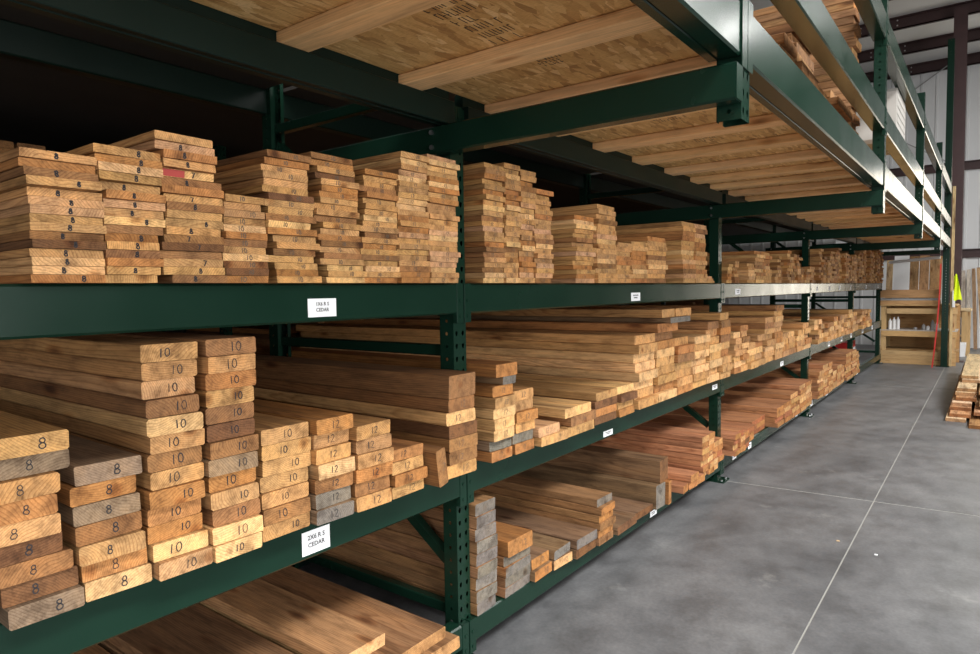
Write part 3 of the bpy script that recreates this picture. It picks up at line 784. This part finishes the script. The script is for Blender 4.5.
# tilted offcut leaning between stacks
put_board('cedar_plank', 'plank', .16, -.318, -.262, ZM + .006, .13, .9, 'b', 'short brown block leaning on edge between stacks on the middle shelf', BG['m'], random.Random(9), '2', 2, roll=.13)

# bottom shelf
ZB = .1895
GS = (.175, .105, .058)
def low(yl, yr, x, t, codes, where, name='cedar_timber', side=None, mk=None, ln=3.0, seed=1, z0=ZB, shift=None):
    rnd = random.Random(700 + seed); z = z0
    for r, c in enumerate(codes):
        ww = (yr - yl) * rnd.uniform(.97, 1.0); rr = yr + rnd.uniform(-.004, .0) + (shift[r] if shift else 0)
        lab = '%s timber, %s in %s' % (TONE[c][1], ORD[r + 1] + (' up' if r else '') if len(codes) > 1 else 'single', where)
        put_board(name, 'timber', x + rnd.uniform(-.012, .012) * (.4 if seed < 3 else 1), rr - ww, rr, z, t, ln, c, lab, BG['b'], rnd, mk if rnd.random() < .7 else None, 2, side=side)
        z += t
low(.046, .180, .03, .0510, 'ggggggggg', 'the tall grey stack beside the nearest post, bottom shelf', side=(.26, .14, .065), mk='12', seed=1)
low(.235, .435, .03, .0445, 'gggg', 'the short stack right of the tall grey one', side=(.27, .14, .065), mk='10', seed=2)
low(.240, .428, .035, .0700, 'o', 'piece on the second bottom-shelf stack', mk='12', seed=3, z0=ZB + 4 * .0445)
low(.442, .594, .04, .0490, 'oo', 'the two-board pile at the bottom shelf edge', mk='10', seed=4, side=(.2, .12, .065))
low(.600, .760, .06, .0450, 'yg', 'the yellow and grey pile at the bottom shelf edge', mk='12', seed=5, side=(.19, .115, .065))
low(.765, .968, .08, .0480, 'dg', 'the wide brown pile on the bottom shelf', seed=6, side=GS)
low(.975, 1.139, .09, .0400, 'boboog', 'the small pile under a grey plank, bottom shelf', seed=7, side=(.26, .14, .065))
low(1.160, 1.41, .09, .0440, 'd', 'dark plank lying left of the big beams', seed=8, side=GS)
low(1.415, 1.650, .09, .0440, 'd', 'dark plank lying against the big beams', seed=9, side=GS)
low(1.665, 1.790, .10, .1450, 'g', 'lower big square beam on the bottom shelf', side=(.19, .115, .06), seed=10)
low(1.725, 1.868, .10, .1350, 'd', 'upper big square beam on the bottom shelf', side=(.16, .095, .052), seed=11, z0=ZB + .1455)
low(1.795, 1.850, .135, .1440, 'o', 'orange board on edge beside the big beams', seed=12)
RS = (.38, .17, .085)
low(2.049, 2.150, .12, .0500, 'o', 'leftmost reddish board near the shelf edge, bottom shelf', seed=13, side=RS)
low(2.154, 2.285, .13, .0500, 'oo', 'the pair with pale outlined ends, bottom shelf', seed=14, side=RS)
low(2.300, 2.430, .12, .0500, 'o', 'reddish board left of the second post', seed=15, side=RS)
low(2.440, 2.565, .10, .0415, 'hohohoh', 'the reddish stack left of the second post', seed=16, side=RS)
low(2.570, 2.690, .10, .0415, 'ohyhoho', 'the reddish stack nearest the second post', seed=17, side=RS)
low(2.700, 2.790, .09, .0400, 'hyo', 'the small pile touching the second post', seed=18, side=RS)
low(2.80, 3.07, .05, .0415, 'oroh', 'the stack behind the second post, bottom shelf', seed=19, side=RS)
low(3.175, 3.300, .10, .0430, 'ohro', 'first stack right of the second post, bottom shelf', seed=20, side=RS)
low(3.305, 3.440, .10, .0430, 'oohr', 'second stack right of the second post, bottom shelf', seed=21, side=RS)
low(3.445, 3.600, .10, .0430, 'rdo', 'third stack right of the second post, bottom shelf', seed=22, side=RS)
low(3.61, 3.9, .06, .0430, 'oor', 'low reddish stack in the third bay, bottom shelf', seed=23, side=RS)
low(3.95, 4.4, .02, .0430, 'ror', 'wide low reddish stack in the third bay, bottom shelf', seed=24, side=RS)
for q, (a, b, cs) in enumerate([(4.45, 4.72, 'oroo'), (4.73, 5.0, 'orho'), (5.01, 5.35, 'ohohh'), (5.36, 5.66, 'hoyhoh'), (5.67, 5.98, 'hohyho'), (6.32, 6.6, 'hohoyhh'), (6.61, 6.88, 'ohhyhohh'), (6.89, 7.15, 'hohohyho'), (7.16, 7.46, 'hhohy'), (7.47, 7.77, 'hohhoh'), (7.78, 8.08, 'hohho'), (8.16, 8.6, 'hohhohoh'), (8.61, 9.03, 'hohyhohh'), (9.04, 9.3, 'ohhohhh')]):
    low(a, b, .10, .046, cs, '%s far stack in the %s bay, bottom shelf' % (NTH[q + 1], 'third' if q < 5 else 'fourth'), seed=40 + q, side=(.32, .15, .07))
# wide planks low in the near bay
def wide(yl, yr, x, z, t, c, ln, label, seed, side):
    put_board('wide_plank', 'plank', x, yl, yr, z, t, ln, c, label, 'wide planks low in the near bay', random.Random(seed), None, side=side, yaw=0)
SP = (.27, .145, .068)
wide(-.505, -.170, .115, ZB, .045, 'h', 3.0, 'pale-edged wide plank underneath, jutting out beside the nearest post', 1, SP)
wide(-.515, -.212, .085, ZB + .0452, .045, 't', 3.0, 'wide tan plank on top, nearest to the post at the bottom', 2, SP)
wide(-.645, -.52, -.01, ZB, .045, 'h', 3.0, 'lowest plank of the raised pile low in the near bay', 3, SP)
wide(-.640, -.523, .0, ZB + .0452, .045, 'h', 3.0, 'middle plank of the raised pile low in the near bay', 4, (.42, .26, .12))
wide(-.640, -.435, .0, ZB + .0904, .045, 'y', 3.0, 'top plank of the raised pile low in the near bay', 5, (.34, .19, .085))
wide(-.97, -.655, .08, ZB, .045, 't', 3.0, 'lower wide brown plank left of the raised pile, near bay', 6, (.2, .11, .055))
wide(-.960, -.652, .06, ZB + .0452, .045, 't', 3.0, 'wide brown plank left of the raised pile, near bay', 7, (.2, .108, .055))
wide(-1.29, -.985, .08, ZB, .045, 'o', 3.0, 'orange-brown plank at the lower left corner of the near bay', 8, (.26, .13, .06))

# stacks on the overhead deck
rnd = random.Random(91)
for q, (yl, yr, x, zt, zb) in enumerate([(1.10, 1.36, .90, 2.64, 2.274), (1.39, 1.78, .90, 2.74, 2.274), (1.84, 2.10, .90, 2.63, 2.274), (2.33, 2.85, .9, 2.67, 2.274)]):
    n = int((zt - zb) / .046); z = zb
    for r in range(n):
        c = rnd.choice('hhobbt'); lab = '%s board, %s in the %s small stack on the overhead deck' % (TONE[c][1], ORD[r + 1] + (' up' if r else ''), NTH[q + 1])
        put_board('deck_board', 'board', x + rnd.uniform(-.03, .03), yl, yr + rnd.uniform(-.02, 0), z, .046, .85, c, lab, 'boards on the overhead deck', rnd); z += .046
z = 2.274; r = 0
while z < 3.40:
    c = rnd.choice('botb'); lab = '%s board, %s in the tall pile on the overhead deck' % (TONE[c][1], ORD[r + 1] + (' up' if r else ''))
    put_board('deck_board', 'board', .93 + rnd.uniform(-.02, .01), 2.90, 3.07, z, .048, .9, c, lab, 'boards on the overhead deck', rnd, side=(.30, .165, .08)); z += .048; r += 1
# wrapped bundle on the second level overhead
mb = MB(); mb.box(-.03, 1.02, 4.3, 5.0, 2.667, 3.09, .03, 'x')
for q in range(6): mb.box(1.021, 1.024, 4.34, 4.96, 2.70 + q * .062, 2.745 + q * .062)
t = one('wrapped_bundle', mb, WRAP, 'white wrapped lumber bundle lying on the second level overhead', 'bundle')

# loose plank pile on the aisle floor at the right
rnd = random.Random(17); z = 0
for r in range(9):
    y = 6.74 + .14 * r + (.35 if r > 6 else 0); x = 1.295 + .012 * r + (.02 if r % 3 == 1 else 0)
    for q in range(4):
        w = rnd.uniform(.165, .2)
        if r == 8 and q in (1, 3): x += w + .03; continue
        mb = MB(); c = 'w' if r > 5 else rnd.choice('wwwtp'); cc = vary(TONE[c][0], rnd)  # top layers all pale, sunlight put into their tone
        board_geometry(mb, w, .0365, 3.2, rnd, cc, (cc[0] * .62, cc[1] * .5, cc[2] * .42))
        o = bpy.data.objects.new('loose_plank', finish_wood(mb, 'loose_plank')); COL.objects.link(o)
        o.location = (x + w / 2, y + (0, -.28, .1, -.3)[q] * (1 if r % 2 == 0 else -.6) + rnd.uniform(-.06, .06), z); o.rotation_euler = (0, 0, -hp + rnd.uniform(-.004, .004))
        tag(o, '%s plank, %s layer, %s column of the floor pile at the right edge' % (TONE[c][1], ORD[r + 1] if r else 'bottom', ('leftmost', 'second', 'third', 'fourth')[q]), 'plank', 'planks piled on the aisle floor')
        x += w + .03
    z += .0385

# ================================================================ FAR END: workbench shelving, table, leaning boards
YB = 12.66
PINE = (.56, .37, .18); PINED = (.40, .24, .11)
t = thing('workbench_shelving', (.5, YB + .35, 0), 'rough wooden shelving bench at the end of the racking, holding tins', 'workbench')
def wp(name, *b, tint=PINE):
    mb = MB(); mb.box(*b, .003, 'x'); return mb.build(name, PINEW, t, tint=vary(tint, R, .06))
for x in (.04, 1.12):
    for yy in (YB, YB + .66): wp('leg', x - .045, x + .045, yy, yy + .04, 0, 1.1)
for i, (a, b) in enumerate(((0, .085), (.0855, .165), (.166, .25))): wp('front_board', .0, 1.19, YB - .021, YB - .001, a, b)
wp('lower_shelf', .0, 1.22, YB + .001 + .045, YB + .655, .25, .27, tint=PINED)
wp('shelf_rail', .0, 1.2, YB - .022, YB - .001, .52, .625, tint=PINE)
wp('middle_shelf', .0, 1.2, YB - .022, YB + .7, .626, .646, tint=(.5, .47, .42))
wp('top_rail', .09, 1.2, YB - .022, YB - .001, .95, 1.05)
wp('back_panel', .0, 1.22, YB + .70, YB + .715, 0, 1.1, tint=PINED)
wp('worktop', -.02, 1.2, YB - .03, YB + .72, 1.10, 1.125)
wp('upper_board', -.02, .93, YB - .02, YB + .02, 1.1255, 1.20, tint=(.5, .3, .14))
mb = MB(); mb.box(-.02, .93, YB - .01, YB + .25, 1.201, 1.24); s = mb.build('tool_tray', GREYP, t)
wp('upper_shelf', -.02, .93, YB - .03, YB + .3, 1.25, 1.40, tint=(.46, .27, .13))
for i, (x, h, m) in enumerate([(.14, .2, WPLA), (.205, .23, WPLA), (.27, .24, WPLA), (.55, .05, GREYP), (.68, .11, GREYP), (.75, .08, WPLA), (.82, .19, GREYP), (.885, .14, WPLA)]):
    mb = MB(); q = .03
    mb.tube([(x, YB + .1, .6465), (x, YB + .1, .6465 + h * .8), (x, YB + .1, .6465 + h * .86), (x, YB + .1, .6465 + h)], [q, q, q * .45, q * .4], 10)
    one('tin', mb, m, ['leftmost tall white bottle on the bench shelf', 'second tall white bottle on the bench shelf', 'third and tallest white bottle on the bench shelf', 'low grey tin in the middle of the bench shelf', 'grey tin right of the middle on the bench shelf',
                      'small white tub on the bench shelf', 'tall grey tin near the red strip on the bench shelf', 'white bottle behind the red strip on the bench shelf'][i], 'tin', 'tins on the bench shelf')
for i, (x0, x1, z1, m, lab) in enumerate([(.02, .13, 1.98, WOOD, 'narrow pale board standing at the left behind the bench'), (.15, .40, 2.06, WHITE, 'white panel standing on the bench'), (.41, .56, 2.04, WOOD, 'brown board standing beside the white panel'),
                                          (.565, .725, 2.05, WOOD, 'brown board standing in the middle behind the bench'), (.73, .93, 2.03, WOOD, 'tan board standing nearest the red strip')]):
    mb = MB(); mb.bar(((x0 + x1) / 2, YB + .38, 1.127), ((x0 + x1) / 2, YB + .55, z1), x1 - x0 - .004, .02, upv=(0, 1, 0))
    one('standing_board', mb, m, lab, 'board', 'boards standing behind the bench', tint=vary((.62, .46, .28) if i == 0 else (.36, .22, .11), R) if m is WOOD else None)
mb = MB(); mb.tube([(.12, YB - .05, 1.92), (.925, YB - .12, 1.985)], .028, 10)
one('tube_rail', mb, PIPE, 'pale metal tube lying across above the bench', 'tube')
mb = MB()
for i in range(8):
    u0, u1 = i / 8, (i + 1) / 8
    f = lambda u: (.855 + .09 * (1 - (1 - u) ** 2), YB - .42 + .13 * u, u * 1.86)
    mb.bar(f(u0), f(u1), .045, .02)
one('red_strip', mb, REDB, 'long bowed red strip leaning on the end upright', 'strip')
mb = MB(); mb.box(1.085, 1.13, 4 * L + .088, 4 * L + .128, 0, 3.25, .003, 'z')
one('wooden_stud', mb, WOOD, 'pale wooden stud standing behind the tall end upright', 'stud', tint=(.6, .45, .24))
mb = MB(); n = 9; rows = []                                   # hi-vis vest hanging on the stud
for j in range(7):
    u = j / 6; z = 1.66 - .46 * u; w = .03 + .055 * u
    for i in range(n):
        a = i / (n - 1); rows.append((1.137 + a * 2 * w * .75, 4 * L + .10 + .02 * math.sin(a * 9 + j), z - .02 * math.cos(a * 5)))
mb.add(rows, [(j * n + i, j * n + i + 1, (j + 1) * n + i + 1, (j + 1) * n + i) for j in range(6) for i in range(n - 1)])
mb.add([(p[0], p[1] + .02, p[2]) for p in rows], [(j * n + i, (j + 1) * n + i, (j + 1) * n + i + 1, j * n + i + 1) for j in range(6) for i in range(n - 1)])
one('safety_vest', mb, YEL, 'bright yellow safety vest hanging on the wooden stud', 'vest')
mb = MB(); mb.box(1.117, 1.16, 4 * L + .03, 4 * L + .075, 1.08, 1.2, .006, 'z'); mb.box(1.117, 1.135, 4 * L + .03, 4 * L + .075, 1.2, 1.38, .004, 'z')
one('paper_bag', mb, WPLA, 'white paper bag hanging under the yellow vest', 'bag')
# table behind
t = thing('work_table', (.7, 15.3, 0), 'pale wooden table with thick legs behind the end upright', 'table')
mb = MB(); mb.box(.1, 1.36, 14.9, 15.8, .92, .97, .004, 'x'); mb.build('tabletop', PINEW, t, tint=(.66, .52, .32))
for x, y in ((1.27, 14.96), (1.27, 15.72), (.16, 14.96), (.16, 15.72)):
    mb = MB(); mb.box(x - .07, x + .07, y - .045, y + .045, 0, .919, .004, 'z'); mb.build('leg', PINEW, t, tint=(.52, .35, .17))
mb = MB(); mb.box(.23, 1.20, 14.95, 14.98, .8, .919); mb.build('apron', PINEW, t, tint=(.55, .37, .18))
mb = MB(); mb.box(.1, 1.33, 15.0, 15.7, .36, .385); mb.build('lower_shelf', PINEW, t, tint=(.5, .35, .2))
mb = MB(); mb.tube([(1.17, 14.7, 0), (1.17, 14.7, .26), (1.17, 14.7, .29)], [.11, .13, .13], 14)
one('bucket', mb, WPLA, 'white bucket on the floor in front of the wooden table', 'bucket')
mb = MB(); mb.box(1.0, 1.16, 15.1, 15.3, .3855, .56, .01, 'z'); one('tool_case', mb, GREYP, 'grey tool case on the lower shelf of the wooden table', 'case')
for i, (xt, xb, w, c) in enumerate([(1.16, 1.2, .08, (.5, .45, .4)), (1.26, 1.3, .07, (.6, .56, .5)), (1.35, 1.43, .07, (.36, .24, .15)), (1.45, 1.58, .09, (.5, .34, .2))]):
    mb = MB(); mb.bar((xb, 16.45 - .04 * i, .02), (xt, 16.74 - .02 * i, 1.80 + .02 * i), w, .03, upv=(0, 1, 0))
    one('leaning_plank', mb, WOOD, ['greyish plank leaning at the far wall, leftmost', 'pale plank leaning at the far wall, second', 'dark brown plank leaning at the far wall, third', 'tan plank leaning at the far wall, rightmost'][i], 'plank', 'planks leaning at the far wall', tint=c)
# printed carton on the bottom shelf of the last bay
CB = .1895
t = thing('carton', (-.6, 11.2, 0), 'red and white carton standing low in the last bay of the racking', 'carton')
mb = MB(); mb.box(-.9, -.28, 10.75, 11.6, .0, ZB + .2, .004, 'z'); mb.build('base', WPLA, t)
mb = MB(); mb.box(-.9, -.28, 10.75, 11.6, ZB + .2005, ZB + .32, .004, 'z'); mb.build('lid', REDB, t)
# chips on the floor
for x, y, lab in ((.97, 2.28, 'small pale wood chip on the concrete near the rack'), (1.177, 2.177, 'tiny white paper scrap on the concrete right of the joint')):
    mb = MB(); mb.box(x - .008, x + .008, y - .006, y + .006, .0005, .004, .001, 'z'); one('wood_chip', mb, CARD if x > 1.1 else WOOD, lab, 'scrap', tint=(.6, .45, .28) if x < 1.1 else None)

# ================================================================ second rack row behind, mostly in the dark
rnd = random.Random(77)
t = thing('overhead_deck', (-5, .5, 3.5), 'dark deck sheet added to shade the rear rack row', 'deck')
mb = MB(); mb.box(-8.9, -1.30, -7.9, 16.8, 2.74, 2.76); mb.build('light_block_sheet', DARKW, t)  # dark sheet added to keep light off the rear row
for k in range(-1, 4):
    y = k * L + 1.1
    t = thing('upright_frame', (-4.1, y, 0), 'dark rack frame of the row behind, %s from the near end' % NTH[k + 2], 'rack frame', 'frames of the rear rack row')
    post_obj('front_post', 2.72, (-3.45, y, .012), t); post_obj('rear_post', 2.72, (-4.7, y, .012), t, -1)
    mb = MB(); mb.bar((-3.52, y, .4), (-4.63, y, 1.2), .038, .038); mb.build('diagonal_brace', GREEN, t)
    mb = MB(); mb.box(-4.63, -3.52, y - .02, y + .02, 2.28, 2.32); mb.build('horizontal_brace', GREEN, t)
for k in range(-1, 4):
    for z in (.7, 1.42, 2.26):
        ya, yb = k * L + 1.1 + .041, (k + 1) * L + 1.1 - .041
        mb = MB(); mb.box(-3.49, -3.43, ya, yb, z, z + .11, .005, 'y')
        one('shelf_beam', mb, GREEN, 'dark beam of the rear rack row, %s level, %s span' % (('lower', 'middle', 'upper')[int(z * 1.3 > 1) + int(z > 2)], NTH[k + 2]), 'rack beam', 'beams of the rear rack row')
        mb = MB(); mb.box(-4.75, -4.69, ya, yb, z, z + .11, .005, 'y')
        one('shelf_beam', mb, GREEN, 'dark back beam of the rear rack row, %s level, %s span' % (('lower', 'middle', 'upper')[int(z * 1.3 > 1) + int(z > 2)], NTH[k + 2]), 'rack beam', 'beams of the rear rack row')
mb = MB()
for k in range(-1, 4):
    for z in (.812, 1.532, 2.372):
        y = k * L + 1.2
        while y < (k + 1) * L + .65:
            w = rnd.uniform(.14, .3); n = (rnd.randint(2, 9) if z < 1.5 or y > 2 else rnd.randint(1, 3)) if z < 2 else rnd.randint(1, 6)
            for r in range(n):
                c = rnd.choice('dbob'); cc = vary(TONE[c][0], rnd)
                board_geometry(mb, w, .045, 1.5, rnd, cc, cc, off=(-3.4 + rnd.uniform(-.03, .03), y + w / 2, z + r * .047))
            y += w + .02
o = bpy.data.objects.new('lumber_stock', finish_wood(mb, 'lumber_stock')); COL.objects.link(o)
tag(o, 'lumber in the dark rack row behind the front racking', 'lumber', kind='stuff')
